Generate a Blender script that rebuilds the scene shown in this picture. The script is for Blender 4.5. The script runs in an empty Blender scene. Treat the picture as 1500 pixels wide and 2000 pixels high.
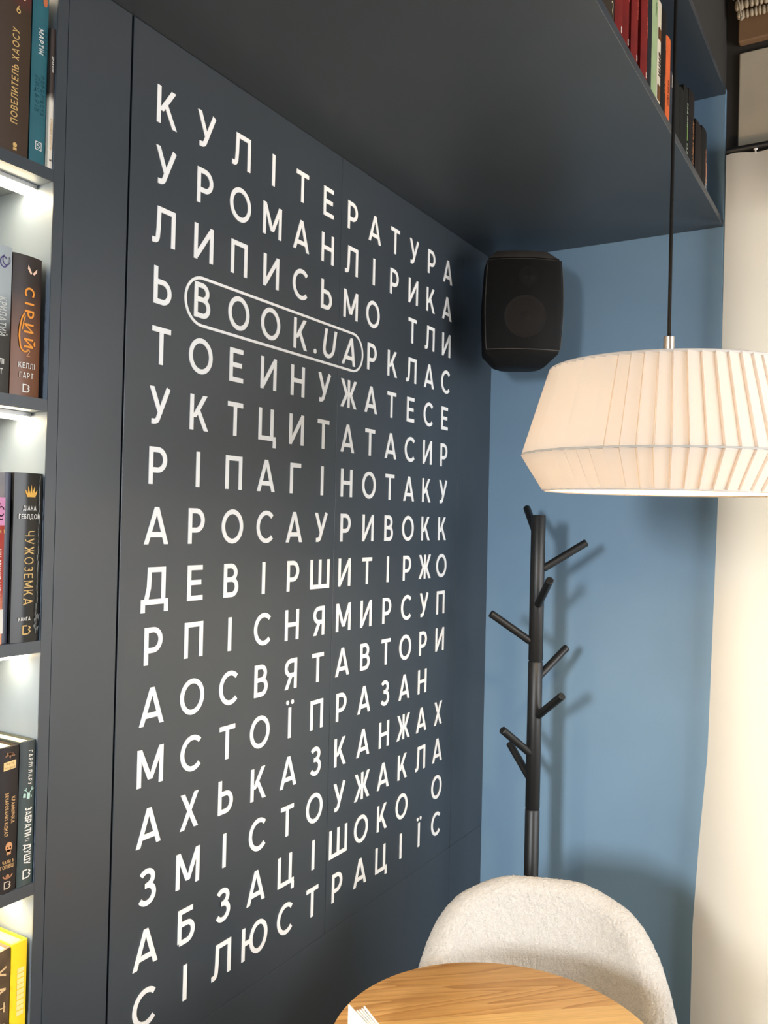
import bpy, bmesh, math, random
from mathutils import Vector, Matrix

random.seed(7)
SC = bpy.context.scene
COL = SC.collection
PI = math.pi
S = 1.2            # metres per survey unit
Z0 = 1.949         # floor below the survey origin


def G(x, y, z):
    return Vector((x * S, y * S, (z + Z0) * S))


def GZ(z):
    return (z + Z0) * S


# ------------------------------------------------------------------ camera
cam_d = bpy.data.cameras.new('camera')
cam = bpy.data.objects.new('camera', cam_d)
COL.objects.link(cam)
SC.camera = cam
yaw, pitch, roll = -0.5352, 0.0113, 0.0231
fw = Vector((math.sin(yaw) * math.cos(pitch), math.cos(yaw) * math.cos(pitch), math.sin(pitch)))
rt = Vector((math.cos(yaw), -math.sin(yaw), 0))
up = rt.cross(fw)
Rr = rt * math.cos(roll) + up * math.sin(roll)
Ur = -rt * math.sin(roll) + up * math.cos(roll)
m = Matrix((Rr, Ur, -fw)).transposed().to_4x4()
m.translation = G(0.9555, -0.9417, -0.6163)
cam.matrix_world = m
cam_d.sensor_fit = 'VERTICAL'
cam_d.sensor_height = 36
cam_d.sensor_width = 27
cam_d.lens = 1686.76 * 36 / 2000
cam_d.clip_start = 0.02

# ------------------------------------------------------------------ light
SC.view_settings.view_transform = 'Standard'
SC.view_settings.look = 'None'
SC.view_settings.gamma = 1
SC.view_settings.use_curve_mapping = False
SC.view_settings.exposure = 0.3

world = bpy.data.worlds.new('room_light')
SC.world = world
world.use_nodes = True
bg = world.node_tree.nodes['Background']
bg.inputs[0].default_value = (1.0, 0.95, 0.89, 1)
# the room around is brighter below eye level than up under its dark ceiling
wn, wl_ = world.node_tree.nodes, world.node_tree.links
wtc = wn.new('ShaderNodeTexCoord')
wsx = wn.new('ShaderNodeSeparateXYZ')
wl_.new(wtc.outputs['Generated'], wsx.inputs[0])
wmr = wn.new('ShaderNodeMapRange')
wmr.inputs['From Min'].default_value = -0.15
wmr.inputs['From Max'].default_value = 0.30
wmr.inputs['To Min'].default_value = 0.30
wmr.inputs['To Max'].default_value = 0.22
wl_.new(wsx.outputs['Z'], wmr.inputs['Value'])
wl_.new(wmr.outputs['Result'], bg.inputs[1])
wmx = wn.new('ShaderNodeMix')
wmx.data_type = 'RGBA'
wmx.inputs['A'].default_value = (0.92, 0.97, 1.0, 1)
wmx.inputs['B'].default_value = (1.0, 0.80, 0.58, 1)
wm2 = wn.new('ShaderNodeMapRange')
wm2.inputs['From Min'].default_value = -0.10
wm2.inputs['From Max'].default_value = 0.25
wl_.new(wsx.outputs['Z'], wm2.inputs['Value'])
wl_.new(wm2.outputs['Result'], wmx.inputs['Factor'])
wl_.new(wmx.outputs['Result'], bg.inputs[0])


def area(name, loc, target, sx, sy, watts, col, spread=180):
    d = bpy.data.lights.new(name, 'AREA')
    d.shape = 'RECTANGLE'
    d.size, d.size_y, d.energy, d.color = sx, sy, watts, col
    d.spread = math.radians(spread)
    o = bpy.data.objects.new(name, d)
    COL.objects.link(o)
    o.location = loc
    o.rotation_euler = (Vector(target) - Vector(loc)).to_track_quat('-Z', 'Y').to_euler()
    return o


# daylight from the shop window behind the photographer
area('window_daylight', (0.72, -3.7, 1.98), (0.42, 1.45, 0.62), 0.36, 0.55, 10.0, (0.90, 0.95, 1.0), 50)
# added soft fill from the unseen right side, brightens the lettered wall
area('side_fill_light', (3.15, 0.5, 1.62), (0.0, 0.4, 1.45), 1.7, 1.6, 64, (0.95, 0.97, 1.0))
# added backlight that shines through the curtain from behind
area('curtain_backlight', (1.6, 2.35, 1.30), (1.6, 1.45, 1.30), 2.0, 2.4, 90, (0.97, 0.98, 1.0))
# bulb of the pendant lamp
LAMP = G(0.654, 0.40, -0.5086)
bd = bpy.data.lights.new('pendant_bulb_light', 'POINT')
bd.energy, bd.color, bd.shadow_soft_size = 16, (1.0, 0.71, 0.38), 0.04
bo = bpy.data.objects.new('pendant_bulb_light', bd)
COL.objects.link(bo)
bo.location = LAMP + Vector((0, 0, 0.02))


# ------------------------------------------------------------------ materials
def srgb(r, g, b):
    def f(c):
        c /= 255.0
        return c / 12.92 if c <= 0.04045 else ((c + 0.055) / 1.055) ** 2.4
    return (f(r), f(g), f(b), 1.0)


def new_mat(name):
    mt = bpy.data.materials.new(name)
    mt.use_nodes = True
    nt = mt.node_tree
    return mt, nt, nt.nodes['Principled BSDF']


def mat(name, col, rough=0.5, vary=0.0, scale=20.0, bump=0.0, bscale=200.0, metal=0.0, spec=0.5,
        emit=None, estr=0.0, sheen=0.0, stretch=(1, 1, 1)):
    mt, nt, p = new_mat(name)
    N, L = nt.nodes, nt.links
    p.inputs['Roughness'].default_value = rough
    p.inputs['Metallic'].default_value = metal
    p.inputs['Specular IOR Level'].default_value = spec
    p.inputs['Sheen Weight'].default_value = sheen
    tc = N.new('ShaderNodeTexCoord')
    mp = N.new('ShaderNodeMapping')
    mp.inputs['Scale'].default_value = stretch
    L.new(tc.outputs['Object'], mp.inputs['Vector'])
    nz = N.new('ShaderNodeTexNoise')
    nz.inputs['Scale'].default_value = scale
    nz.inputs['Detail'].default_value = 5
    L.new(mp.outputs['Vector'], nz.inputs['Vector'])
    rp = N.new('ShaderNodeValToRGB')
    a, b = 1 - vary, 1 + vary
    rp.color_ramp.elements[0].position = 0.3
    rp.color_ramp.elements[1].position = 0.7
    rp.color_ramp.elements[0].color = (col[0] * a, col[1] * a, col[2] * a, 1)
    rp.color_ramp.elements[1].color = (min(1, col[0] * b), min(1, col[1] * b), min(1, col[2] * b), 1)
    L.new(nz.outputs['Fac'], rp.inputs['Fac'])
    L.new(rp.outputs['Color'], p.inputs['Base Color'])
    if bump:
        n2 = N.new('ShaderNodeTexNoise')
        n2.inputs['Scale'].default_value = bscale
        n2.inputs['Detail'].default_value = 3
        L.new(mp.outputs['Vector'], n2.inputs['Vector'])
        bp = N.new('ShaderNodeBump')
        bp.inputs['Strength'].default_value = bump
        bp.inputs['Distance'].default_value = 0.002
        L.new(n2.outputs['Fac'], bp.inputs['Height'])
        L.new(bp.outputs['Normal'], p.inputs['Normal'])
    if emit:
        p.inputs['Emission Color'].default_value = emit
        p.inputs['Emission Strength'].default_value = estr
    return mt


M = {}
M['graphite'] = mat('graphite_panel', (0.034, 0.043, 0.053), 0.38, 0.06, 3.0, 0.03, 300, spec=0.7)
M['blue'] = mat('denim_blue_panel', (0.180, 0.290, 0.400), 0.55, 0.05, 3.0, 0.04, 300, spec=0.35)
M['carcass'] = mat('blue_grey_carcass', (0.130, 0.166, 0.215), 0.5, 0.05, 3.0, 0.04, 300, spec=0.4)
M['gap'] = mat('dark_joint', (0.006, 0.006, 0.007), 0.8)
M['letter'] = mat('white_letter_acrylic', (0.92, 0.905, 0.88), 0.45, 0.02, 30)
M['floor'] = mat('grey_brown_floor', (0.17, 0.15, 0.13), 0.45, 0.25, 6, stretch=(1, 12, 1))
M['ceiling'] = mat('dark_ceiling', (0.045, 0.04, 0.035), 0.8, 0.1, 4)
M['darkwall'] = mat('dark_brown_wall', (0.032, 0.027, 0.022), 0.85, 0.15, 5)
M['plaster'] = mat('grey_beige_plaster', (0.50, 0.44, 0.335), 0.85, 0.10, 5, 0.3, 30)
M['brown'] = mat('brown_beam', (0.25, 0.14, 0.068), 0.7, 0.12, 7)
M['fringe'] = mat('cream_fringe', (0.44, 0.35, 0.24), 0.9, 0.12, 30, 0.4, 150)
M['black_metal'] = mat('matt_black_metal', (0.010, 0.010, 0.010), 0.42, 0.1, 30, 0.05, 400, spec=0.5)
M['black_plastic'] = mat('black_plastic', (0.010, 0.009, 0.008), 0.6, 0.1, 30, 0.25, 500, spec=0.18)
M['lit_plastic'] = mat('lit_black_plastic', (0.075, 0.062, 0.050), 0.6, 0.15, 30, 0.25, 500, spec=0.4)  # black plastic with a brighter, lit look put into its colour
M['steel'] = mat('brushed_steel', (0.45, 0.42, 0.38), 0.35, 0.05, 40, metal=1.0)
M['cord'] = mat('black_cord', (0.012, 0.011, 0.010), 0.9, 0.1, 80, spec=0.15)
M['white_pvc'] = mat('white_plastic', (0.75, 0.72, 0.66), 0.4, 0.03, 20)
M['paper'] = mat('white_paper', (0.86, 0.87, 0.87), 0.7, 0.02, 30)
M['pages'] = mat('cream_book_pages', (0.74, 0.67, 0.50), 0.85, 0.12, 60, stretch=(1, 30, 1))
M['led'] = mat('led_diffuser', (0.9, 0.9, 0.85), 0.5, emit=(1.0, 0.80, 0.52, 1), estr=55)
M['bulb'] = mat('bulb_glass', (0.9, 0.85, 0.7), 0.3, emit=(1.0, 0.85, 0.55, 1), estr=6)
M['alu'] = mat('aluminium_profile', (0.55, 0.55, 0.53), 0.4, metal=0.8)


def fabric_translucent(name, col, trans_col, fac, bump=0.15):
    mt, nt, p = new_mat(name)
    N, L = nt.nodes, nt.links
    p.inputs['Base Color'].default_value = col
    p.inputs['Roughness'].default_value = 0.9
    p.inputs['Specular IOR Level'].default_value = 0.1
    tc = N.new('ShaderNodeTexCoord')
    nz = N.new('ShaderNodeTexNoise')
    nz.inputs['Scale'].default_value = 350
    L.new(tc.outputs['Object'], nz.inputs['Vector'])
    bp = N.new('ShaderNodeBump')
    bp.inputs['Strength'].default_value = bump
    bp.inputs['Distance'].default_value = 0.001
    L.new(nz.outputs['Fac'], bp.inputs['Height'])
    L.new(bp.outputs['Normal'], p.inputs['Normal'])
    tr = N.new('ShaderNodeBsdfTranslucent')
    tr.inputs['Color'].default_value = trans_col
    mx = N.new('ShaderNodeMixShader')
    mx.inputs[0].default_value = fac
    L.new(p.outputs[0], mx.inputs[1])
    L.new(tr.outputs[0], mx.inputs[2])
    L.new(mx.outputs[0], N['Material Output'].inputs['Surface'])
    return mt


M['shade'] = fabric_translucent('pleated_cream_cloth', (0.84, 0.755, 0.67, 1), (0.90, 0.86, 0.80, 1), 0.18)
M['piping'] = mat('grey_cream_piping', (0.60, 0.56, 0.50), 0.9)
M['curtain'] = fabric_translucent('cream_curtain_cloth', (0.78, 0.725, 0.635, 1), (0.88, 0.84, 0.75, 1), 0.42)


def boucle():
    mt, nt, p = new_mat('cream_boucle')
    N, L = nt.nodes, nt.links
    p.inputs['Roughness'].default_value = 0.95
    p.inputs['Specular IOR Level'].default_value = 0.1
    p.inputs['Sheen Weight'].default_value = 0.15
    tc = N.new('ShaderNodeTexCoord')
    v = N.new('ShaderNodeTexNoise')
    v.inputs['Scale'].default_value = 170
    v.inputs['Detail'].default_value = 4
    v.inputs['Distortion'].default_value = 1.5
    L.new(tc.outputs['Object'], v.inputs['Vector'])
    rp = N.new('ShaderNodeValToRGB')
    rp.color_ramp.elements[0].position = 0.3
    rp.color_ramp.elements[0].color = (0.49, 0.462, 0.425, 1)
    rp.color_ramp.elements[1].position = 0.6
    rp.color_ramp.elements[1].color = (0.59, 0.567, 0.532, 1)
    L.new(v.outputs['Fac'], rp.inputs['Fac'])
    L.new(rp.outputs['Color'], p.inputs['Base Color'])
    b = N.new('ShaderNodeBump')
    b.inputs['Strength'].default_value = 0.7
    b.inputs['Distance'].default_value = 0.004
    L.new(v.outputs['Fac'], b.inputs['Height'])
    L.new(b.outputs['Normal'], p.inputs['Normal'])
    return mt


M['boucle'] = boucle()


def wood_top():
    mt, nt, p = new_mat('oiled_oak_top')
    N, L = nt.nodes, nt.links
    p.inputs['Roughness'].default_value = 0.38
    p.inputs['Specular IOR Level'].default_value = 0.35
    tc = N.new('ShaderNodeTexCoord')
    rot = N.new('ShaderNodeMapping')
    rot.inputs['Rotation'].default_value = (0, 0, math.radians(-40))
    L.new(tc.outputs['Object'], rot.inputs['Vector'])
    # long cathedral rings
    m1 = N.new('ShaderNodeMapping')
    m1.inputs['Scale'].default_value = (0.62, 10.0, 1.0)
    m1.inputs['Location'].default_value = (0.35, 0.4, 0)
    L.new(rot.outputs['Vector'], m1.inputs['Vector'])
    n1 = N.new('ShaderNodeTexNoise')
    n1.inputs['Scale'].default_value = 1.6
    n1.inputs['Detail'].default_value = 1.5
    n1.inputs['Distortion'].default_value = 0.3
    L.new(m1.outputs['Vector'], n1.inputs['Vector'])
    mul = N.new('ShaderNodeMath'); mul.operation = 'MULTIPLY'; mul.inputs[1].default_value = 14
    L.new(n1.outputs['Fac'], mul.inputs[0])
    fr = N.new('ShaderNodeMath'); fr.operation = 'FRACT'
    L.new(mul.outputs[0], fr.inputs[0])
    r1 = N.new('ShaderNodeValToRGB')
    e = r1.color_ramp.elements
    e[0].position = 0.0; e[0].color = (0.60, 0.34, 0.112, 1)
    e[1].position = 1.0; e[1].color = (0.42, 0.20, 0.052, 1)
    q = e.new(0.70); q.color = (0.56, 0.305, 0.095, 1)
    q = e.new(0.08); q.color = (0.64, 0.375, 0.135, 1)
    L.new(fr.outputs[0], r1.inputs['Fac'])
    # fine fibres
    m2 = N.new('ShaderNodeMapping')
    m2.inputs['Scale'].default_value = (6, 160, 1)
    L.new(rot.outputs['Vector'], m2.inputs['Vector'])
    n2 = N.new('ShaderNodeTexNoise')
    n2.inputs['Scale'].default_value = 2
    n2.inputs['Detail'].default_value = 4
    L.new(m2.outputs['Vector'], n2.inputs['Vector'])
    r2 = N.new('ShaderNodeValToRGB')
    r2.color_ramp.elements[0].position = 0.3
    r2.color_ramp.elements[0].color = (0.80, 0.78, 0.74, 1)
    r2.color_ramp.elements[1].position = 0.65
    r2.color_ramp.elements[1].color = (1.05, 1.05, 1.05, 1)
    L.new(n2.outputs['Fac'], r2.inputs['Fac'])
    mx = N.new('ShaderNodeMix'); mx.data_type = 'RGBA'; mx.blend_type = 'MULTIPLY'
    mx.inputs['Factor'].default_value = 0.8
    L.new(r1.outputs['Color'], mx.inputs['A'])
    L.new(r2.outputs['Color'], mx.inputs['B'])
    # a paler stave on the near side of the glue line
    sx = N.new('ShaderNodeSeparateXYZ')
    L.new(rot.outputs['Vector'], sx.inputs[0])
    lt = N.new('ShaderNodeMath'); lt.operation = 'LESS_THAN'; lt.inputs[1].default_value = 0.095
    L.new(sx.outputs['Y'], lt.inputs[0])
    mx2 = N.new('ShaderNodeMix'); mx2.data_type = 'RGBA'
    pale = N.new('ShaderNodeMix'); pale.data_type = 'RGBA'; pale.blend_type = 'MULTIPLY'
    pale.inputs['Factor'].default_value = 0.8
    pale.inputs['A'].default_value = (0.68, 0.42, 0.15, 1)
    L.new(r2.outputs['Color'], pale.inputs['B'])
    L.new(lt.outputs[0], mx2.inputs['Factor'])
    L.new(mx.outputs['Result'], mx2.inputs['A'])
    L.new(pale.outputs['Result'], mx2.inputs['B'])
    L.new(mx2.outputs['Result'], p.inputs['Base Color'])
    return mt


M['wood'] = wood_top()


def grille_mat():
    mt, nt, p = new_mat('perforated_grille')
    N, L = nt.nodes, nt.links
    p.inputs['Base Color'].default_value = (0.010, 0.009, 0.008, 1)
    p.inputs['Roughness'].default_value = 0.6
    p.inputs['Specular IOR Level'].default_value = 0.15
    tr = N.new('ShaderNodeBsdfTransparent')
    mx = N.new('ShaderNodeMixShader')
    mx.inputs[0].default_value = 0.50
    L.new(p.outputs[0], mx.inputs[1])
    L.new(tr.outputs[0], mx.inputs[2])
    L.new(mx.outputs[0], N['Material Output'].inputs['Surface'])
    return mt


M['grille'] = grille_mat()


def pane_mat():
    mt, nt, p = new_mat('added_window_glass')
    N, L = nt.nodes, nt.links
    tr = N.new('ShaderNodeBsdfTransparent')
    gl = N.new('ShaderNodeBsdfGlossy')
    gl.inputs['Roughness'].default_value = 0.02
    mx = N.new('ShaderNodeMixShader')
    mx.inputs[0].default_value = 0.06
    L.new(tr.outputs[0], mx.inputs[1])
    L.new(gl.outputs[0], mx.inputs[2])
    L.new(mx.outputs[0], N['Material Output'].inputs['Surface'])
    return mt


M['pane'] = pane_mat()
M['cone'] = mat('speaker_cone', (0.095, 0.066, 0.047), 0.6, 0.1, 20)
_cm = {}


def cmat(rgb, rough=0.5, vary=0.08, scale=25.0, stretch=(1, 1, 1)):
    k = (rgb, rough, vary, scale, stretch)
    if k not in _cm:
        _cm[k] = mat('print_%d_%d_%d' % rgb, srgb(*rgb), rough, vary, scale, stretch=stretch, spec=0.3)
    return _cm[k]


def gradient_cover(name, top, bottom, z0, z1, rough=0.4):
    """a cover printed with two colours that run into each other along the spine"""
    mt, nt, p = new_mat(name)
    N, L = nt.nodes, nt.links
    p.inputs['Roughness'].default_value = rough
    tc = N.new('ShaderNodeTexCoord')
    nz = N.new('ShaderNodeTexNoise')
    nz.inputs['Scale'].default_value = 30
    nz.inputs['Detail'].default_value = 4
    L.new(tc.outputs['Object'], nz.inputs['Vector'])
    sp = N.new('ShaderNodeSeparateXYZ')
    L.new(tc.outputs['Object'], sp.inputs[0])
    ad = N.new('ShaderNodeMath'); ad.operation = 'MULTIPLY_ADD'
    ad.inputs[1].default_value = 0.05
    L.new(nz.outputs['Fac'], ad.inputs[0])
    L.new(sp.outputs['Z'], ad.inputs[2])
    mr = N.new('ShaderNodeMapRange')
    mr.inputs['From Min'].default_value = z0 + 0.025
    mr.inputs['From Max'].default_value = z1 + 0.025
    L.new(ad.outputs[0], mr.inputs['Value'])
    mx = N.new('ShaderNodeMix'); mx.data_type = 'RGBA'
    mx.inputs['A'].default_value = srgb(*bottom)
    mx.inputs['B'].default_value = srgb(*top)
    L.new(mr.outputs['Result'], mx.inputs['Factor'])
    L.new(mx.outputs['Result'], p.inputs['Base Color'])
    return mt


# ------------------------------------------------------------------ mesh helpers
class Geo:
    def __init__(s):
        s.v, s.f = [], []

    def add(s, vs, fs):
        b = len(s.v)
        s.v += [tuple(v) for v in vs]
        s.f += [tuple(i + b for i in f) for f in fs]
        return s

    def box(s, x0, x1, y0, y1, z0, z1):
        return s.add([(x0, y0, z0), (x1, y0, z0), (x1, y1, z0), (x0, y1, z0),
                      (x0, y0, z1), (x1, y0, z1), (x1, y1, z1), (x0, y1, z1)],
                     [(0, 3, 2, 1), (4, 5, 6, 7), (0, 1, 5, 4), (1, 2, 6, 5), (2, 3, 7, 6), (3, 0, 4, 7)])

    def prism(s, poly, z0, z1):
        n = len(poly)
        vs = [(x, y, z0) for x, y in poly] + [(x, y, z1) for x, y in poly]
        fs = [tuple(reversed(range(n))), tuple(range(n, 2 * n))]
        fs += [(i, (i + 1) % n, n + (i + 1) % n, n + i) for i in range(n)]
        return s.add(vs, fs)

    def lathe(s, prof, n=48, cap=True):
        """prof: (r, z) list from bottom to top, outside"""
        vs, fs = [], []
        for r, z in prof:
            for i in range(n):
                a = 2 * PI * i / n
                vs.append((r * math.cos(a), r * math.sin(a), z))
        k = len(prof)
        for j in range(k - 1):
            for i in range(n):
                i2 = (i + 1) % n
                fs.append((j * n + i, j * n + i2, (j + 1) * n + i2, (j + 1) * n + i))
        if cap:
            fs.append(tuple(reversed(range(n))))
            fs.append(tuple((k - 1) * n + i for i in range(n)))
        return s.add(vs, fs)

    def rod(s, a, b, r, n=20, r2=None, ch=0.0):
        a, b = Vector(a), Vector(b)
        d = (b - a).normalized()
        q = d.to_track_quat('Z', 'Y')
        L = (b - a).length
        r2 = r if r2 is None else r2
        g = Geo()
        prof = [(r, 0), (r2, L)] if not ch else [(r - ch, 0), (r, ch), (r2, L - ch), (r2 - ch, L)]
        g.lathe(prof, n)
        return s.add([tuple(a + q @ Vector(v)) for v in g.v], g.f)

    def tube(s, pts, r, n=10):
        pts = [Vector(p) for p in pts]
        vs, fs = [], []
        for i, p in enumerate(pts):
            d = (pts[min(i + 1, len(pts) - 1)] - pts[max(i - 1, 0)]).normalized()
            q = d.to_track_quat('Z', 'Y')
            for k in range(n):
                a = 2 * PI * k / n
                vs.append(tuple(p + q @ Vector((r * math.cos(a), r * math.sin(a), 0))))
        for i in range(len(pts) - 1):
            for k in range(n):
                k2 = (k + 1) % n
                fs.append((i * n + k, i * n + k2, (i + 1) * n + k2, (i + 1) * n + k))
        fs.append(tuple(reversed(range(n))))
        fs.append(tuple((len(pts) - 1) * n + k for k in range(n)))
        return s.add(vs, fs)

    def ellipsoid(s, c, rx, ry, rz, n=16, k=10):
        vs, fs = [], []
        for j in range(k + 1):
            t = PI * j / k - PI / 2
            for i in range(n):
                a = 2 * PI * i / n
                vs.append((c[0] + rx * math.cos(t) * math.cos(a), c[1] + ry * math.cos(t) * math.sin(a),
                           c[2] + rz * math.sin(t)))
        for j in range(k):
            for i in range(n):
                i2 = (i + 1) % n
                fs.append((j * n + i, j * n + i2, (j + 1) * n + i2, (j + 1) * n + i))
        return s.add(vs, fs)

    def build(s, name, material, parent=None, smooth=False, bevel=0.0, loc=None, weld=True):
        me = bpy.data.meshes.new(name)
        me.from_pydata(s.v, [], s.f)
        me.update()
        bm = bmesh.new()
        bm.from_mesh(me)
        if weld:
            bmesh.ops.remove_doubles(bm, verts=bm.verts, dist=1e-6)
        bmesh.ops.recalc_face_normals(bm, faces=bm.faces)
        bm.to_mesh(me)
        bm.free()
        me.materials.append(material)
        o = bpy.data.objects.new(name, me)
        COL.objects.link(o)
        if parent:
            o.parent = parent
        if loc is not None:
            o.location = loc
        if smooth:
            for p in me.polygons:
                p.use_smooth = True
            try:
                me.set_sharp_from_angle(angle=math.radians(38))
            except Exception:
                pass
        if bevel:
            b = o.modifiers.new('bevel', 'BEVEL')
            b.width, b.segments, b.limit_method = bevel, 2, 'ANGLE'
            b.angle_limit = math.radians(40)
        return o


def thing(name, label, cat, loc=(0, 0, 0), group=None, rot=(0, 0, 0)):
    o = bpy.data.objects.new(name, None)
    o.empty_display_size = 0.1
    COL.objects.link(o)
    o.location, o.rotation_euler = loc, rot
    return tag(o, label, cat, group)


def tag(o, label, cat, group=None):
    o['label'], o['category'] = label, cat
    if group:
        o['group'] = group
    return o


def struct(o):
    o['kind'] = 'structure'
    return o


# ------------------------------------------------------------------ stroke lettering
T = 0.141
H_ = T / 2


def E_(cx, cy, rx, ry, a0, a1, n=22):
    return [(cx + rx * math.cos(math.radians(a0 + (a1 - a0) * i / n)),
             cy + ry * math.sin(math.radians(a0 + (a1 - a0) * i / n))) for i in range(n + 1)]


def PL(pts, closed=False):
    return ('p', pts, closed)


def DG(x0, x1, y0=0.0, y1=1.0):
    hw = H_ * math.hypot(x1 - x0, y1 - y0) / abs(y1 - y0)
    return ('g', [(x0 - hw, y0), (x0 + hw, y0), (x1 + hw, y1), (x1 - hw, y1)])


def ST(x, y0=0.0, y1=1.0):
    return PL([(x, y0), (x, y1)])


def HB(x0, x1, y):
    return PL([(x0, y), (x1, y)])


def bowl(x0, xr, ylo, yhi, rx):
    """open bowl from the stem x0, right edge of centre line at xr"""
    cy, ry = (ylo + yhi) / 2, (yhi - ylo) / 2
    return PL([(x0, yhi)] + E_(xr - rx, cy, rx, ry, 90, -90) + [(x0, ylo)])


def circ(cx, cy, r):
    return ('g', [(cx + r * math.cos(2 * PI * i / 14), cy + r * math.sin(2 * PI * i / 14)) for i in range(14)])


s_ = H_
GL = {}
GL['А'] = ([DG(.095, .46), DG(.825, .46), HB(.24, .68, .26)], .92)
GL['Б'] = ([PL([(.58, 1 - s_), (s_, 1 - s_), (s_, s_)]), bowl(s_, .60, s_, .575, .24)], .68)
GL['В'] = ([ST(s_), bowl(s_, .53, .525, 1 - s_, .22), bowl(s_, .58, s_, .525, .225)], .66)
GL['Г'] = ([PL([(s_, 0), (s_, 1 - s_), (.58, 1 - s_)])], .58)
GL['Д'] = ([PL([(.17, s_ + .0), (.27, .45), (.29, 1 - s_), (.80, 1 - s_), (.80, s_)]), HB(0, .98, s_),
            ST(s_, -.21, 0.02), ST(.98 - s_, -.21, 0.02)], .98)
GL['Е'] = ([PL([(.60, 1 - s_), (s_, 1 - s_), (s_, s_), (.62, s_)]), HB(s_, .55, .51)], .62)
GL['Ж'] = ([ST(.54), DG(.10, .47, 0, .56), DG(.43, .11, .44, 1), DG(.98, .61, 0, .56), DG(.65, .97, .44, 1)], 1.08)
GL['З'] = ([PL(E_(.29, .735, .225, .19, 150, -90, 18) + [(.22, .545)]),
            PL([(.22, .545), (.30, .545)] + E_(.30, .31, .26, .235, 90, -150, 18))], .63)
GL['И'] = ([ST(s_), ST(.78 - s_), DG(s_ + .01, .78 - s_ - .01, .06, .94)], .78)
GL['І'] = ([ST(s_)], .15)
GL['Ї'] = ([ST(.20), circ(.07, 1.17, .075), circ(.33, 1.17, .075)], .40)
GL['Й'] = ([ST(s_), ST(.78 - s_), DG(s_ + .01, .78 - s_ - .01, .06, .94), PL(E_(.39, 1.25, .16, .12, 200, 340, 8))], .78)
GL['К'] = ([ST(s_), DG(s_ + .09, .60, .36, 1), DG(.66, .30, 0, .60)], .76)
GL['Л'] = ([PL([(-.02, s_)] + E_(.08, .22, .10, .22 - s_, 270, 350, 8) + [(.20, .42), (.215, 1 - s_), (.745, 1 - s_), (.745, 0)])], .82)
GL['М'] = ([ST(s_), ST(.93 - s_), DG(.465, .07, .16, 1), DG(.465, .86, .16, 1)], .93)
GL['Н'] = ([ST(s_), ST(.74 - s_), HB(s_, .74 - s_, .51)], .74)
GL['О'] = ([PL(E_(.48, .5, .48 - s_, .51 - s_, 0, 360, 40), True)], .96)
GL['П'] = ([PL([(s_, 0), (s_, 1 - s_), (.74 - s_, 1 - s_), (.74 - s_, 0)])], .74)
GL['Р'] = ([ST(s_), bowl(s_, .58, .385, 1 - s_, .27)], .66)
GL['С'] = ([PL(E_(.48, .5, .48 - s_, .51 - s_, 46, 314, 34))], .82)
GL['Т'] = ([ST(.34), HB(0, .68, 1 - s_)], .68)
GL['У'] = ([DG(.40, .085, .30, 1), PL([(.10, s_)] + E_(.18, .20, .15, .20 - s_, 270, 335, 8) + [(.69, 1.0)])], .76)
GL['Х'] = ([DG(.10, .65), DG(.65, .10)], .75)
GL['Ц'] = ([PL([(s_, 1), (s_, s_), (.86, s_)]), ST(.66, 0, 1), ST(.80, -.21, .02)], .86)
GL['Ч'] = ([ST(.62), PL([(s_, 1), (s_, .62)] + E_(.30, .62, .30 - s_, .20, 180, 270, 8) + [(.62, .42)])], .70)
GL['Ш'] = ([PL([(s_, 1), (s_, s_), (1.14 - s_, s_), (1.14 - s_, 1)]), ST(.57)], 1.14)
GL['Ь'] = ([ST(s_), bowl(s_, .58, s_, .60, .25)], .66)
GL['Ю'] = ([ST(s_), HB(s_, .40, .51), PL(E_(.80, .5, .44 - s_, .51 - s_, 0, 360, 36), True)], 1.24)
GL['Я'] = ([ST(.59), PL([(.59, 1 - s_)] + E_(.345, .69, .27, .235, 90, 270) + [(.59, .455)]), DG(.10, .36, 0, .46)], .66)
GL['Є'] = ([PL(E_(.48, .5, .48 - s_, .51 - s_, 46, 314, 34)), HB(.1, .55, .5)], .82)
for a, b in zip('ABEIKMHOPCTX', 'АВЕІКМНОРСТХ'):
    GL[a] = GL[b]
GL['U'] = ([PL([(s_, 1), (s_, .36)] + E_(.36, .36, .36 - s_, .37 - s_, 180, 360, 18) + [(.72 - s_, 1)])], .72)
GL['S'] = ([PL(E_(.31, .735, .22, .19, 30, 270, 16) + E_(.31, .31, .24, .235, 90, -150, 16))], .63)
GL['.'] = ([circ(.09, .085, .09)], .18)
GL['2'] = ([PL(E_(.30, .70, .22, .225, 160, -30, 14) + [(.12, s_), (.60, s_)])], .62)
GL['6'] = ([PL(E_(.31, .31, .24, .235, 0, 360, 24), True), PL([(.085, .36), (.17, .65), (.42, .96)])], .62)
GL['1'] = ([PL([(.05, .78), (.22, .94), (.22, 0)])], .32)


def strip(pts, closed, w):
    n = len(pts)
    L_, R_ = [], []
    for i in range(n):
        p = Vector(pts[i])
        if closed:
            a, b = Vector(pts[(i - 1) % n]), Vector(pts[(i + 1) % n])
        else:
            a = Vector(pts[i - 1]) if i else None
            b = Vector(pts[i + 1]) if i < n - 1 else None
        d1 = (p - a).normalized() if a is not None and (p - a).length > 1e-9 else None
        d2 = (b - p).normalized() if b is not None and (b - p).length > 1e-9 else None
        if d1 is None: d1 = d2
        if d2 is None: d2 = d1
        n1, n2 = Vector((-d1.y, d1.x)), Vector((-d2.y, d2.x))
        mm = n1 + n2
        if mm.length < 1e-6:
            mm = n1
        mm.normalize()
        k = w / max(0.4, mm.dot(n1))
        L_.append(p + mm * k)
        R_.append(p - mm * k)
    return L_, R_


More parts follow.
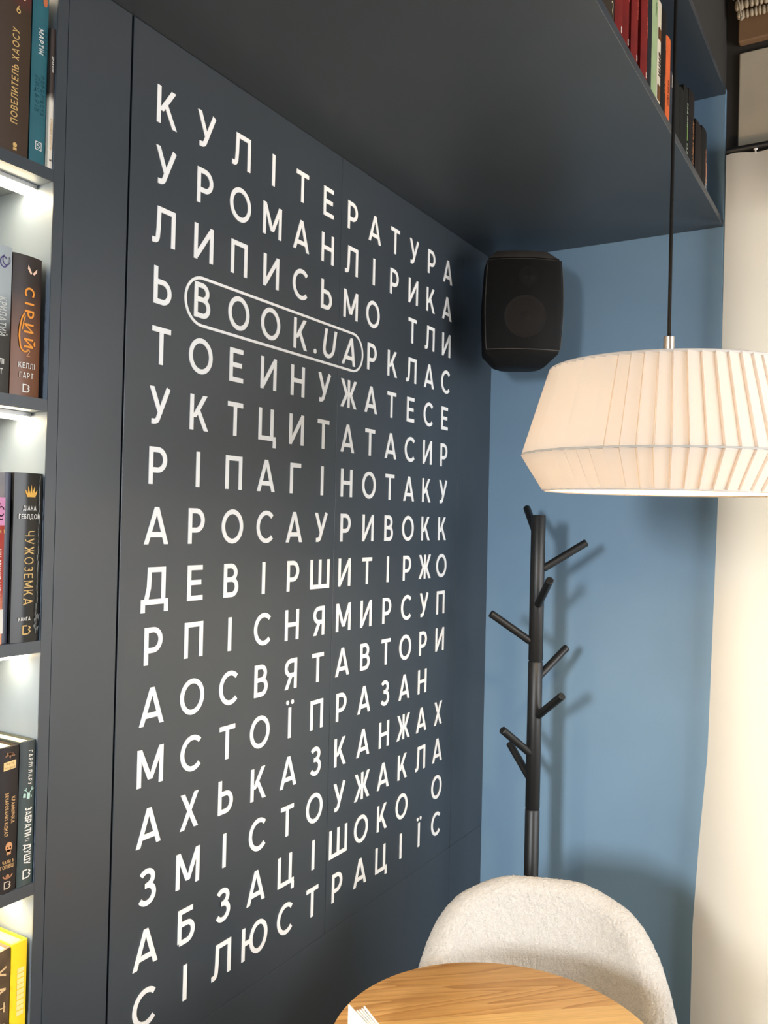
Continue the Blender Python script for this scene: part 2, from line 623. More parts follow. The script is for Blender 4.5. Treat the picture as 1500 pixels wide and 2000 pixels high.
def glyph_geo(g, elems, fn, depth, w=H_):
    """fn(u, v, d) -> point; adds raised strokes to g"""
    d0 = depth
    for ei, e in enumerate(elems):
        depth = d0 * (1 + 0.04 * ei)
        if e[0] == 'g':
            q = e[1]
            n = len(q)
            vs = [fn(u, v, 0) for u, v in q] + [fn(u, v, depth) for u, v in q]
            fs = [tuple(range(n)), tuple(range(n, 2 * n))] + [(i, (i + 1) % n, n + (i + 1) % n, n + i) for i in range(n)]
            g.add(vs, fs)
        else:
            pts, cl = e[1], e[2]
            if cl and (Vector(pts[0]) - Vector(pts[-1])).length < 1e-6:
                pts = pts[:-1]
            L_, R_ = strip(pts, cl, w)
            n = len(pts)
            vs = []
            for i in range(n):
                vs += [fn(L_[i].x, L_[i].y, 0), fn(R_[i].x, R_[i].y, 0), fn(L_[i].x, L_[i].y, depth), fn(R_[i].x, R_[i].y, depth)]
            fs = []
            for i in range(n if cl else n - 1):
                a, b = i * 4, ((i + 1) % n) * 4
                fs += [(a, a + 1, b + 1, b), (a + 2, b + 2, b + 3, a + 3), (a, b, b + 2, a + 2), (a + 1, a + 3, b + 3, b + 1)]
            if not cl:
                fs += [(0, 2, 3, 1), (4 * n - 4, 4 * n - 3, 4 * n - 1, 4 * n - 2)]
            g.add(vs, fs)


def text_width(txt, sp=0.26):
    w = 0
    for c in txt:
        w += (0.45 if c == ' ' else GL[c][1] + sp)
    return w - sp


def text_geo(g, txt, fn, height, xs=1.0, sp=0.26, depth=0.0003, weight=1.0):
    """centred on (0,0) baseline at v=-height/2"""
    x = -text_width(txt, sp) / 2
    for i, c in enumerate(txt):
        if c == ' ':
            x += 0.45
            continue
        el, w = GL[c]
        glyph_geo(g, el, lambda u, v, d, x=x: fn((u + x) * height * xs, (v - 0.5) * height, d), depth, H_ * weight)
        x += w + sp


# ------------------------------------------------------------------ structure
D = 1.2266      # back board
HS = 0.1057     # soffit underside
W = 0.5916      # width of the niche
YB = -0.182     # bookcase right edge
SH = 0.0155     # board thickness

struct(Geo().box(-0.55, 3.2, -4.0, 1.75, -0.05, 0.0).build('floor', M['floor']))
ZC = GZ(0.92)
struct(Geo().box(-0.55, 3.2, -4.0, 1.75, ZC, ZC + 0.05).build('ceiling', M['ceiling']))

# left wall: dark panels with fine joints over a backing
g = Geo()
yA, yB, yC, yD, yE = YB * S + 0.001, -0.0705 * S, 0.478 * S, 1.0325 * S, D * S
zt, zs = GZ(HS) - 0.0005, GZ(-1.431)
j = 0.0022
g.box(-0.018, 0, yA, yB - j, 0, zt)
g.box(-0.018, 0, yB + j, yC - 0.0005, zs + 0.00025, zt)
g.box(-0.018, 0, yC + 0.0006, yD - 0.0005, zs + 0.00025, zt)
g.box(-0.018, 0, yD + 0.0005, yE, zs + 0.00025, zt)
g.box(-0.018, 0, yB + j, yD - 0.0005, 0, zs - 0.00025)
g.box(-0.018, 0, yD + 0.0005, yE, 0, zs - 0.00025)
wl = struct(g.build('wall_left', M['graphite'], bevel=0.0008))
wb = Geo().box(-0.06, -0.0185, yA, yE, 0, zt).build('joint_backing', M['gap'], wl)
struct(Geo().box(-0.50, -0.45, -4.0, 1.75, 0, ZC).build('wall_outer', M['darkwall']))

# blue end board of the niche (its lower part is the back wall)
g = Geo().box(-0.05, W * S, D * S, D * S + 0.019, 0, GZ(0.4385))
struct(g.build('wall_back', M['blue'], bevel=0.001))
# room wall behind
# (with an added, unseen window that lets the backlight reach the curtain)
WX0, WX1, WZ0, WZ1 = 0.745, 2.45, 0.10, 2.52
g = Geo()
for x0, x1, z0, z1 in ((-0.45, WX0, 0, ZC), (WX1, 3.2, 0, ZC), (WX0, WX1, 0, WZ0), (WX0, WX1, WZ1, ZC)):
    g.box(x0, x1, D * S + 0.020, D * S + 0.12, z0, z1)
struct(g.build('wall_rear', M['darkwall']))
g = Geo()
yw0, yw1 = D * S + 0.075, D * S + 0.115
for x0, x1, z0, z1 in ((WX0, WX0 + .05, WZ0, WZ1), (WX1 - .05, WX1, WZ0, WZ1), (WX0 + .05, WX1 - .05, WZ0, WZ0 + .05), (WX0 + .05, WX1 - .05, WZ1 - .05, WZ1),
                       ((WX0 + WX1) / 2 - .03, (WX0 + WX1) / 2 + .03, WZ0 + .05, WZ1 - .05)):
    g.box(x0, x1, yw0, yw1, z0, z1)
w1_ = struct(g.build('added_window', M['white_pvc']))
Geo().box(WX0 + .045, WX1 - .045, (yw0 + yw1) / 2 - .003, (yw0 + yw1) / 2 + .003, WZ0 + .045, WZ1 - .045).build('added_window_pane', M['pane'], w1_)
YW = D * S + 0.020
# pale plaster field and brown beam on the rear wall, right of the dark strip
g = Geo().box(0.6195 * S, 1.9, YW - 0.012, YW - 0.0005, GZ(0.284), GZ(0.517))
struct(g.build('trim_1', M['plaster'], bevel=0.003))
g = Geo().box(0.6185 * S, 1.9, YW - 0.03, YW - 0.0005, GZ(0.537), GZ(0.66))
struct(g.build('trim_2', M['brown'], bevel=0.003))

# ------------------------------------------------------------------ overhead cabinet (soffit)
Y0C = -0.95 * S
oh = thing('overhead_cabinet', 'long dark overhead cabinet with an open book shelf above the lettered wall', 'cabinet',
           (0, 0, GZ(HS)))
zb = 0.0
ht = (0.4385 - HS) * S
g = Geo().box(-0.44, W * S, Y0C, D * S - 0.0005, 0, SH * S)
g.build('bottom_board', M['graphite'], oh, bevel=0.001)
g = Geo().box(-0.44, W * S, Y0C, D * S - 0.0005, ht - SH * S, ht)
g.build('top_board', M['graphite'], oh, bevel=0.001)
g = Geo().box(W * S - 0.36, W * S - 0.345, Y0C, D * S - 0.0005, SH * S + 0.0004, ht - SH * S - 0.0004)
g.build('back_panel', M['carcass'], oh)
for y in (-0.62,):
    Geo().box(W * S - 0.344, W * S - 0.001, y * S, y * S + 0.018, SH * S + 0.0004, ht - SH * S - 0.0004).build('divider', M['carcass'], oh)
g = Geo().box(-0.44, W * S - 0.002, Y0C, D * S + 0.018, ht + 0.0008, ZC - GZ(HS) - 0.0015)
g.build('upper_fascia', M['darkwall'], oh)

# ------------------------------------------------------------------ left bookcase
bc = thing('bookcase', 'tall built-in bookcase with lit shelves at the left edge', 'bookcase', (0, YB * S, 0))
BD = 0.30
BT = 0.0165 * S
ztop = GZ(HS) - 0.001
g = Geo().box(-BD, -0.0016, -BT, 0, 0, ztop)
g.build('side_panel', M['carcass'], bc, bevel=0.0006)
WB = 0.80
g = Geo().box(-BD, -0.0016, -WB, -WB + BT, 0, ztop)
g.build('side_panel', M['carcass'], bc, bevel=0.0006)
g = Geo().box(-0.0014, 0, -BT, 0, 0, ztop)
o = g.build('edge_band', M['graphite'], bc)
o['label'] = 'dark grey edging of the right side panel'
g = Geo().box(-BD - 0.008, -BD - 0.0003, -WB, 0, 0, ztop)
g.build('back_panel', M['carcass'], bc)
tops = [-0.1655, -0.467, -0.781, -1.0945, -1.408, -1.72]
for zt_ in tops:
    z1 = GZ(zt_)
    z0 = z1 - 0.0158 * S
    sf = Geo().box(-BD, -0.0016, -WB + BT + 0.0003, -BT - 0.0003, z0, z1).build('shelf', M['carcass'], bc, bevel=0.0006)
    Geo().box(-0.0014, -0.0001, -WB + BT + 0.0003, -BT - 0.0003, z0, z1).build('edge_band', M['graphite'], sf)
    ls = Geo().box(-0.068, -0.036, -WB + BT + 0.002, -BT - 0.002, z0 - 0.007, z0 - 0.0003).build('light_strip', M['alu'], bc)
    Geo().box(-0.065, -0.039, -WB + BT + 0.004, -BT - 0.004, z0 - 0.0110, z0 - 0.0073).build('light_diffuser', M['led'], ls)
ls = Geo().box(-0.068, -0.036, -WB + BT + 0.002, -BT - 0.002, ztop - 0.0075, ztop - 0.0005).build('light_strip', M['alu'], bc)
Geo().box(-0.065, -0.039, -WB + BT + 0.004, -BT - 0.004, ztop - 0.0120, ztop - 0.0078).build('light_diffuser', M['led'], ls)

# ------------------------------------------------------------------ wall letters
ROWS = ['КУЛІТЕРАТУРА', 'УРОМАНЛІРИКА', 'ЛИПИСЬМО ТЛИ', None, 'ТОЕИНУЖАТЕСЕ', 'УКТЦИТАТАСИР', 'РІПАГІНОТАКУ',
        'АРОСАУРИВОКК', 'ДЕВІРШИТІРЖО', 'РПІСНЯМИРСУП', 'АОСВЯТАВТОРИ', 'МСТОЇПРАЗАН ', 'АХЬКАЗКАНЖАХ', 'ЗМІСТОУЖАКЛА',
        'АБЗАЦІШОКО О', 'СІЛЮСТРАЦІЇС']
ORD = ['first', 'second', 'third', 'fourth', 'fifth', 'sixth', 'seventh', 'eighth', 'ninth', 'tenth', 'eleventh',
       'twelfth', 'thirteenth', 'fourteenth', 'fifteenth', 'sixteenth']
PC, PR, CH = 0.0863 * S, 0.09 * S, 0.0560 * S
_lm = {}


def letter(ch, y, z, label, height=CH, shear=0.0):
    key = (ch, round(height, 4), shear)
    if key not in _lm:
        el, w = GL[ch]
        g = Geo()
        glyph_geo(g, el, lambda u, v, d: (d, ((u - w / 2) + shear * (v - .5)) * height, (v - 0.5) * height), 0.0014)
        o = g.build('wall_letter', M['letter'], weld=False)
        _lm[key] = o.data
    else:
        o = bpy.data.objects.new('wall_letter', _lm[key])
        COL.objects.link(o)
    o.location = (0.0003, y, z)
    tag(o, label, 'letter', 'white cut-out letters on the dark wall')
    return o


def place(r, c):
    return c * PC, GZ(-r * 0.09)


def rowname(r):
    return ('top' if r == 0 else 'bottom' if r == 15 else ORD[r]) + ' row'


for r, row in enumerate(ROWS):
    if row is None:
        continue
    for c, ch in enumerate(row):
        if ch == ' ':
            continue
        y, z = place(r, c)
        pos = 'leftmost' if c == 0 else 'rightmost' if c == 11 else ORD[c] + ' place'
        letter(ch, y, z, 'white letter %s, %s of the %s of wall lettering' % (ch, pos, rowname(r)))
letter('Ь', *place(3, 0), 'white letter Ь just left of the oval outline on the wall')
for ch, y, z, sh, lab in (('B', .0865, -.2716, 0, 'white letter B opening the word inside the oval outline'),
                          ('O', .1755, -.2722, 0, 'white letter O right after the B inside the oval outline'),
                          ('O', .2611, -.2718, 0, 'white letter O just before the K inside the oval outline'),
                          ('K', .3505, -.2724, 0, 'white letter K before the dot inside the oval outline'),
                          ('U', .4455, -.2724, .18, 'slanted white letter U inside the oval outline'),
                          ('A', .5190, -.2740, .18, 'slanted white letter A touching the right end of the oval outline')):
    letter(ch, y * S, GZ(z), lab, shear=sh)
g = Geo()
glyph_geo(g, [circ(0, 0, .085)], lambda u, v, d: (d, u * CH, v * CH), 0.0014)
o = g.build('wall_dot', M['letter'], loc=(0.0003, .3975 * S, GZ(-.2950)))
tag(o, 'small white round dot between K and U inside the oval outline', 'letter', 'white cut-out letters on the dark wall')
for c, ch, lab in ((7, 'Р', 'white letter Р just right of the oval outline'), (8, 'К', 'white letter К second to the right of the oval outline'),
                   (9, 'Л', 'white letter Л third to the right of the oval outline'),
                   (10, 'А', 'white letter А fourth to the right of the oval outline'),
                   (11, 'С', 'white letter С ending the row with the oval outline')):
    letter(ch, *place(3, c), lab)
# oval outline
g = Geo()
yl, yr, zc_, rr = 0.0485 * S, 0.5665 * S, GZ(-0.2735), 0.0378 * S
pts = [(yr - rr + rr * math.cos(a), rr * math.sin(a)) for a in [math.radians(-90 + 180 * i / 24) for i in range(25)]]
pts += [(yl + rr + rr * math.cos(a), rr * math.sin(a)) for a in [math.radians(90 + 180 * i / 24) for i in range(25)]]
glyph_geo(g, [PL(pts, True)], lambda u, v, d: (d, u, v), 0.0014, w=0.0028)
o = g.build('oval_outline', M['letter'], loc=(0.0003, 0, zc_))
tag(o, 'thin white rounded oval outline framing one word on the wall', 'wall lettering')


# ------------------------------------------------------------------ books
def book(label, y0, y1, z0, h, cover, xs=-0.010, depth=0.15, group=None, bulge=0.0025, pages=None, board=0.0025, lean=0.0):
    """spine faces +X; y0,y1 in survey units; z0 shelf height and h in metres. returns root, fn(u right, v up, d)"""
    t = (y1 - y0) * S
    root = thing('book', label, 'book', (xs, (y0 + y1) / 2 * S, z0), group)
    n = 10
    ot = [(bulge * (1 - (2 * i / n - 1) ** 2), -t / 2 + t * i / n) for i in range(n + 1)]
    poly = [(-depth, -t / 2)] + ot + [(-depth, t / 2), (-depth, t / 2 - board), (-0.003, t / 2 - board),
                                      (-0.003, -t / 2 + board), (-depth, -t / 2 + board)]
    Geo().prism(poly, 0.0003, h).build('cover', cover, root, smooth=True)
    Geo().box(-depth + 0.004, -0.0031, -t / 2 + board + .0001, t / 2 - board - .0001, 0.004, h - 0.004).build(
        'pages', pages or M['pages'], root)
    root['_b'] = bulge
    return root


def spine_text(root, txt, zc, height, mode, material, name='title_lettering', uoff=0.0, xs=1.0, sp=0.26, weight=1.0):
    """mode 'h' level, 'd' reads downwards, 'u' reads upwards"""
    b = root['_b'] + 0.0003
    if mode == 'h':
        fn = lambda u, v, d: (b + d, u + uoff, v + zc)
    elif mode == 'd':
        fn = lambda u, v, d: (b + d, v + uoff, zc - u)
    else:
        fn = lambda u, v, d: (b + d, -v + uoff, zc + u)
    g = Geo()
    text_geo(g, txt, fn, height, xs, sp, 0.0003, weight)
    return g.build(name, material, root, weld=False)


def spine_polys(root, polys, material, name, zc=0.0, uoff=0.0):
    b = root['_b'] + 0.0003
    g = Geo()
    for e in polys:
        if e[0] == 'p':
            glyph_geo(g, [('p', e[1], e[2])], lambda u, v, d: (b + d, u + uoff, v + zc), 0.0003, e[3])
        else:
            glyph_geo(g, [e], lambda u, v, d: (b + d, u + uoff, v + zc), 0.0003)
    return g.build(name, material, root)


def rect(x0, x1, y0, y1):
    return ('g', [(x0, y0), (x1, y0), (x1, y1), (x0, y1)])


def pub_mark(root, zc, material, k=1.0, uoff=0.0):
    a = 0.0055 * k
    w = 0.0008 * k
    return spine_polys(root, [('p', [(a * .2, a), (-a, a), (-a, -a), (a * .4, -a)], False, w),
                              ('p', [(a * .55, a * .9), (a, a * .5), (a * .6, 0), (a, -a * .4), (a * .5, -a)], False, w)],
                       material, 'publisher_mark', zc, uoff)


GB = 'books in the lit bookcase'
gold, white, orange = cmat((214, 176, 110)), cmat((232, 228, 220)), cmat((236, 150, 52))
zs1, zs2, zs3, zs4, zs5 = [GZ(t) for t in tops[:5]]
# --- top shelf
c = gradient_cover('cover_brown_crimson', (104, 34, 44), (64, 47, 33), 0.225, 0.26)
b = book('thick brown book with a crimson spine top and gold upward title', -.283, -.2325, zs1, .285, c, group=GB)
spine_text(b, 'ПОВЕЛИТЕЛЬ ХАОСУ', .120, .0115, 'u', gold, uoff=.003, xs=.80)
spine_polys(b, [('p', E_(0, 0, .010, .013, 30, 330, 20), False, .0012), ('p', E_(.006, -.012, .009, .011, -60, 260, 20), False, .0012)],
            cmat((232, 190, 150)), 'ring_emblem', .262, .004)
spine_text(b, '6', .222, .012, 'h', gold, 'volume_number', .006)
spine_polys(b, [circ(0, 0, .0035), rect(-.003, .003, -.008, -.004)], gold, 'publisher_mark', .016, .006)
c = cmat((46, 98, 108), 0.5, 0.12, 20)
b = book('teal book with white downward title and a boxed mark at its foot', -.2305, -.2065, zs1, .29, c, group=GB)
spine_text(b, 'МАРТІН', .193, .0085, 'd', white, uoff=.0, xs=.85)
dk = cmat((40, 88, 98))
spine_text(b, 'ДЖОРДЖ', .193, .0045, 'd', dk, 'author_lettering', .0085, sp=.5)
spine_text(b, 'ЛИЦАРІВ', .110, .0075, 'd', dk, 'series_lettering', -.004, sp=.4)
spine_text(b, 'КОРОЛІВСТВ', .110, .0060, 'd', dk, 'series_lettering', .005, sp=.35)
spine_polys(b, [('p', [(-.005, -.006), (.005, -.006), (.005, .006), (-.005, .006)], True, .0005)], white, 'mark_frame', .030)
spine_text(b, 'S', .030, .008, 'h', white, 'publisher_mark')
spine_polys(b, [('g', E_(0, 0, .004, .008, 0, 345, 16))], cmat((196, 110, 70)), 'orange_emblem', .258, .006)
c = gradient_cover('cover_black_ivory', (58, 46, 40), (226, 216, 200), .105, .125)
b = book('slim ivory book with a dark upper spine beside the bookcase side', -.2062, -.1990, zs1, .222, c, xs=-.004, group=GB, bulge=.001, board=.001)
spine_text(b, 'КРИВАВИЙ ДРАКОН', .055, .0036, 'd', gold, xs=.9)
spine_text(b, 'ДРАКОНИ', .165, .0030, 'd', white, 'author_lettering', xs=1.1)
spine_text(b, 'М', .014, .0036, 'h', cmat((70, 60, 55)), 'publisher_mark')
# --- second shelf
c = gradient_cover('cover_mist_black', (168, 176, 178), (46, 42, 38), .09, .15)
b = book('misty grey book with black lower spine cut by the left picture edge', -.2925, -.2505, zs2, .222, c, group=GB)
spine_text(b, 'КЕЛЛІ', .048, .0085, 'h', white, 'author_lettering', xs=.8)
spine_text(b, 'ГАРТ', .033, .0085, 'h', white, 'author_lettering', xs=.8)
spine_polys(b, [('p', E_(0, 0, .006, .008, 40, 330, 20), False, .0008), ('p', E_(.004, .004, .006, .008, 120, 400, 20), False, .0006)],
            cmat((86, 72, 128)), 'curl_emblem', .197, .010)
spine_text(b, 'КРИЛАТИЙ', .115, .012, 'd', cmat((205, 205, 198)), uoff=.010, xs=.6)
c = gradient_cover('cover_amber_wood', (40, 27, 21), (112, 66, 36), .08, .17)
b = book('dark amber book with large orange fancy lettering and a small butterfly', -.2490, -.2065, zs2, .217, c, group=GB, bulge=.004)
spine_polys(b, [('g', [(-.0005, -.004), (-.0075, .008), (-.0085, .002), (-.003, -.006)]),
                ('g', [(.0005, -.004), (.0080, .005), (.0075, -.001), (.003, -.006)])], cmat((240, 200, 176)), 'butterfly_emblem', .195, .006)
w1 = .0017
spine_text(b, 'СІРИЙ', .122, .0165, 'd', orange, uoff=.002, xs=1.06, sp=.52, weight=1.25)
spine_polys(b, [('p', [(-.006, .012), (-.0105, .004), (-.0135, -.010), (-.0145, -.024), (-.0125, -.036)] + E_(-.004, -.036, .0085, .011, 190, 320, 10), False, .0012),
                ('p', [(-.005, .008), (-.0075, -.002), (-.0095, -.014)], False, .0009)],
            orange, 'title_flourish', .116)
spine_text(b, '2', .068, .012, 'h', cmat((206, 150, 110)), 'volume_number', .002, weight=.6)
spine_text(b, 'КЕЛЛІ', .048, .0085, 'h', white, 'author_lettering', xs=.8)
spine_text(b, 'ГАРТ', .033, .0085, 'h', white, 'author_lettering', xs=.8)
pub_mark(b, .013, white, 1.0)
# --- third shelf
c = gradient_cover('cover_red_peach', (170, 44, 34), (236, 160, 120), .02, .08)
b = book('red book fading to peach with white downward title at the left edge', -.2950, -.2530, zs3, .220, c, group=GB, xs=-.006)
spine_text(b, 'ІМ 1', .170, .0055, 'h', gold, 'series_lettering', .017)
spine_text(b, 'КІН ЗВИНУВАЧЕНИХ', .104, .0105, 'd', white, uoff=.014, xs=.52)
spine_polys(b, [rect(-.007, .0068, -.020, .022)], cmat((214, 140, 180)), 'pink_badge', .199, .0165)
spine_polys(b, [('p', E_(0, 0, .0045, .007, 20, 330, 16), False, .0009), ('p', E_(0, 0, .0085, .012, 100, 290, 16), False, .0009)],
            cmat((236, 200, 220)), 'badge_swirl', .200, .017)
spine_polys(b, [rect(-.004, .0035, -.018, .018)], cmat((228, 222, 212)), 'price_sticker', .035, .021)
c = cmat((74, 78, 92), 0.35)
b = book('thin slate-grey book standing between the red and the black ones', -.2518, -.2432, zs3, .259, c, group=GB, xs=-.010, bulge=.001, board=.001)
c = cmat((34, 33, 30), 0.22, 0.12, 30)
b = book('thick black shrink-wrapped book with gold downward title and gold crown', -.2420, -.2000, zs3, .260, c, group=GB, xs=-.004, bulge=.004)
spine_polys(b, [('g', [(-.007, -.008), (.007, -.008), (.0085, -.004), (-.0085, -.004)])] +
            [('g', [(x - .0022, -.004), (x + .0022, -.004), (x * 1.5, h_)]) for x, h_ in ((-.007, .003), (-.0038, .009), (0, .011), (.0038, .009), (.007, .003))],
            cmat((226, 172, 74)), 'crown_emblem', .231, .002)
spine_text(b, 'ДІАНА', .206, .0068, 'h', white, 'author_lettering', xs=.72)
spine_text(b, 'ГЕБЛДОН', .193, .0075, 'h', white, 'author_lettering', xs=.72)
spine_text(b, 'ЧУЖОЗЕМКА', .114, .0165, 'd', gold, uoff=.001, xs=.72, sp=.28, weight=.75)
spine_text(b, 'КНИГА', .036, .0055, 'h', white, 'volume_lettering', xs=.8, uoff=-.004)
pub_mark(b, .019, gold, 1.15)
# crumpled clear wrap along the right edge
g = Geo()
rnd = random.Random(3)
for k in range(26):
    z_ = .012 + k * .0094
    x_ = .0168 + rnd.uniform(-.0012, .0012)
    g.add([(.0042, x_ - .0006, z_), (.0050, x_, z_), (.0042, x_ + .0006, z_), (.0042, x_ - .0004 + rnd.uniform(-.001, .001), z_ + .009),
           (.0052, x_ + .0003, z_ + .009), (.0042, x_ + .0008, z_ + .009)], [(0, 1, 4, 3), (1, 2, 5, 4)])
for k in range(9):
    z_, y_ = .030 + rnd.uniform(-.012, .012), .0155 + rnd.uniform(-.004, .003)
    g.add([(.0045, y_, z_), (.0062, y_ + .003, z_ + .004), (.0045, y_ + .002, z_ - .006)], [(0, 1, 2)])
g.build('plastic_wrap', cmat((112, 112, 108), .2), b)
# --- fourth shelf
c = cmat((38, 31, 29), 0.4, 0.12, 20)
b = book('black-brown book with a cream name plate and a skull on its spine', -.2535, -.2243, zs4, .220, c, group=GB, xs=-.004, bulge=.003)
tan = cmat((214, 172, 118))
spine_polys(b, [('g', [(0, -.005), (.003, .003), (0, .006), (-.003, .003)]), ('p', E_(0, -.006, .009, .010, 30, 150, 12), False, .0008),
                ('p', [(-.006, .000), (.006, .003)], False, .0007), ('p', [(-.006, .005), (.006, -.001)], False, .0007)],
            cmat((150, 112, 84)), 'bat_emblem', .207)
spine_polys(b, [('g', [(-.0105, -.0065), (.0105, -.005), (.0105, .0075), (-.0105, .006)])], cmat((236, 200, 140)), 'name_plate', .192)
spine_text(b, 'МАГІЯ', .195, .003, 'h', cmat((120, 84, 52)), 'plate_lettering')
spine_text(b, 'ПОТВОР', .189, .003, 'h', cmat((120, 84, 52)), 'plate_lettering')
spine_text(b, 'КРАМНИЧКА', .124, .0060, 'd', tan, uoff=.0075, xs=.72)
spine_text(b, 'ЗАЧАРОВАНИХ КІДНАП', .119, .0062, 'd', tan, uoff=-.0035, xs=.60)
spine_polys(b, [('g', E_(0, .003, .0058, .0075, 0, 345, 18)), rect(-.0035, .0035, -.0085, -.001)], cmat((206, 150, 104)), 'skull_emblem', .066, .002)
spine_polys(b, [circ(-.0022, .002, .0014 / .085 * .085), circ(.0026, .002, .0014)], cmat((110, 72, 46)), 'skull_eyes', .066, .002)
spine_text(b, 'ЧАРИ В', .047, .0050, 'h', tan, 'subtitle_lettering', xs=.72, uoff=.001)
spine_text(b, 'ГОЛІВЦІ', .040, .0056, 'h', tan, 'subtitle_lettering', xs=.72, uoff=.000)
spine_polys(b, [('p', E_(0, .002, .008, .006, 190, 350, 12), False, .0010), circ(0, -.001, .003)], cmat((170, 120, 86)), 'horn_emblem', .026, .001)
pub_mark(b, .012, cmat((206, 190, 168)), .9, .001)
c = gradient_cover('cover_green_black', (52, 60, 60), (58, 70, 68), .1, .2)
b = book('dark green-black book with bold white downward title and a stag emblem', -.2230, -.1995, zs4, .222, c, group=GB, xs=-.004, bulge=.003)
spine_text(b, 'ГАРЛІ ЛАРУ', .181, .0066, 'd', white, 'author_lettering', uoff=.003, xs=.85, sp=.35)
mint = cmat((176, 208, 196))
spine_polys(b, [('g', [(-.002, -.006), (.003, -.006), (.004, .001), (.001, .004), (-.002, .002)]), ('g', [(-.009, -.002), (-.004, -.003), (-.004, .003), (-.008, .004)]),
                ('p', [(0, .003), (-.004, .008), (-.003, .012)], False, .0006), ('p', [(-.004, .008), (-.008, .010)], False, .0006),
                ('p', [(.002, .003), (.006, .007), (.007, .012)], False, .0006), ('p', [(.006, .007), (.010, .009)], False, .0006),
                ('g', [(.005, -.004), (.0065, -.004), (.0068, -.001), (.0055, -.001)])], mint, 'stag_emblem', .139)
spine_text(b, 'ЗАБРАТИ', .098, .0115, 'd', white, uoff=.0015, xs=.62, sp=.16, weight=1.45)
spine_text(b, 'ЇЇ', .0705, .0060, 'd', white, uoff=.000, xs=.8)
spine_text(b, 'ДУШУ', .048, .0115, 'd', white, uoff=.0015, xs=.66, sp=.16, weight=1.45)
pub_mark(b, .018, white, 1.1, .001)
# --- fifth shelf
c = cmat((92, 74, 54), 0.4, 0.3, 30)
b = book('brown book with tall tan lettering partly cut by the left picture edge', -.2690, -.2275, zs5, .289, c, group=GB, xs=-.006, bulge=.003)
tan2 = cmat((222, 188, 138))
for k, ch in enumerate('ХАТАРІ'):
    spine_text(b, ch, .257 - k * .027, .030, 'd', tan2, uoff=.001, xs=.72, weight=.55)
c = cmat((250, 214, 40), 0.35, 0.06, 20)
b = book('bright yellow thick book beside the bookcase side on the lowest visible shelf', -.2262, -.2030, zs5, .290, c, group=GB, xs=-.006, bulge=.002,
         pages=cmat((250, 226, 110), .8, .1, 40))
for k in range(9):
    spine_polys(b, [rect(-.006, .006, -.0035 + (.0005 if k % 2 else 0), .0035)], cmat((244, 224, 140)), 'pale_print', .247 - k * .0082, .002)
spine_polys(b, [('g', E_(0, 0, .0013, .0025, 0, 345, 10))], cmat((70, 50, 30)), 'small_figure', .155, .004)
spine_polys(b, [('g', E_(0, 0, .0013, .0025, 0, 345, 10))], cmat((70, 50, 30)), 'small_figure', .132, .004)

# --- overhead shelf (bottom board top)
GO = 'books on the overhead shelf'
zo = GZ(HS) + SH * S
XO = W * S - 0.012


def ob(label, y0, y1, ht_, rgb, x=XO, **kw):
    return book(label, y0, y1, zo, ht_, cmat(rgb, kw.pop('rough', .7), kw.pop('vary', .12)), xs=x, group=GO, **kw)


b = ob('white book at the near end of the overhead shelf above the soffit', .205, .236, .24, (206, 200, 186))
b = ob('black book right of the white one on the overhead shelf', .237, .262, .25, (14, 13, 12))
b = ob('dark brown book with a cream flourish on the overhead shelf', .263, .331, .26, (50, 39, 28), bulge=.004)
cream = cmat((206, 186, 150))
spine_polys(b, [('p', E_(0, .004, .006, .010, 0, 320, 16), False, .0010), ('p', E_(.001, -.012, .005, .008, 60, 330, 14), False, .0010),
                ('p', E_(0, .002, .002, .004, 0, 340, 10), False, .0009)], cream, 'flourish_emblem', .062, -.012)
spine_polys(b, [('p', E_(0, .004, .004, .006, 150, -60, 12), False, .0010), ('p', [(.003, 0), (0, -.006), (.004, -.010)], False, .0010)], cream, 'small_flourish', .034, .014)
red = (112, 20, 15)
for lab, y0, y1 in (('red book right beside the dark brown one on the overhead shelf', .334, .374),
                    ('narrow red book tight against the first red one overhead', .3745, .409),
                    ('red book third in the run of four red spines overhead', .425, .464),
                    ('red book last of the run next to the thin black spine overhead', .4845, .5265)):
    b = ob(lab, y0, y1, .25, red, bulge=.005, vary=.18)
    pb = cmat((190, 84, 70))
    spine_text(b, 'КЛАСИКА', .120, .007, 'u', pb, uoff=.004, xs=.8, weight=.8)
    spine_text(b, 'ІСТОРІЯ СВІТУ', .185, .006, 'u', pb, 'series_lettering', uoff=.004, xs=.8, weight=.8)
    spine_polys(b, [rect(-.003, .003, -.0055, .0055)], cmat((224, 196, 186)), 'white_mark', .022, .002)
    spine_polys(b, [rect(-.001, .001, -.003, .003)], cmat((150, 60, 50)), 'mark_sign', .022, .0024)
b = ob('thin black book between the last red and the pale green spines overhead', .530, .5565, .235, (26, 28, 32))
b = ob('pale green book among dark spines on the overhead shelf', .5575, .5955, .262, (150, 166, 122), rough=.6)
spine_text(b, 'ТИША', .20, .009, 'u', cmat((110, 132, 92)), xs=.8)
b = ob('white and brown book with bold dark lettering right of the pale green one', .5965, .6225, .235, (200, 188, 164), bulge=.002)
spine_text(b, 'ВИЛИ', .100, .016, 'd', cmat((66, 46, 32)), xs=.8, weight=1.3)
spine_polys(b, [rect(-.012, .006, -.016, .016)], cmat((104, 62, 30)), 'brown_block', .040)
spine_polys(b, [rect(-.012, .006, -.012, .012)], cmat((104, 62, 30)), 'brown_block', .165)
b = ob('black book with speckled red lettering left of the orange one', .6235, .6615, .236, (17, 13, 12), bulge=.003)
spine_text(b, 'ТІНЬ НІЧ', .080, .008, 'd', cmat((160, 110, 84)), xs=.8, uoff=.004)
spine_text(b, 'РОМАН', .170, .007, 'd', cmat((150, 120, 96)), 'author_lettering', xs=.8, uoff=.004)
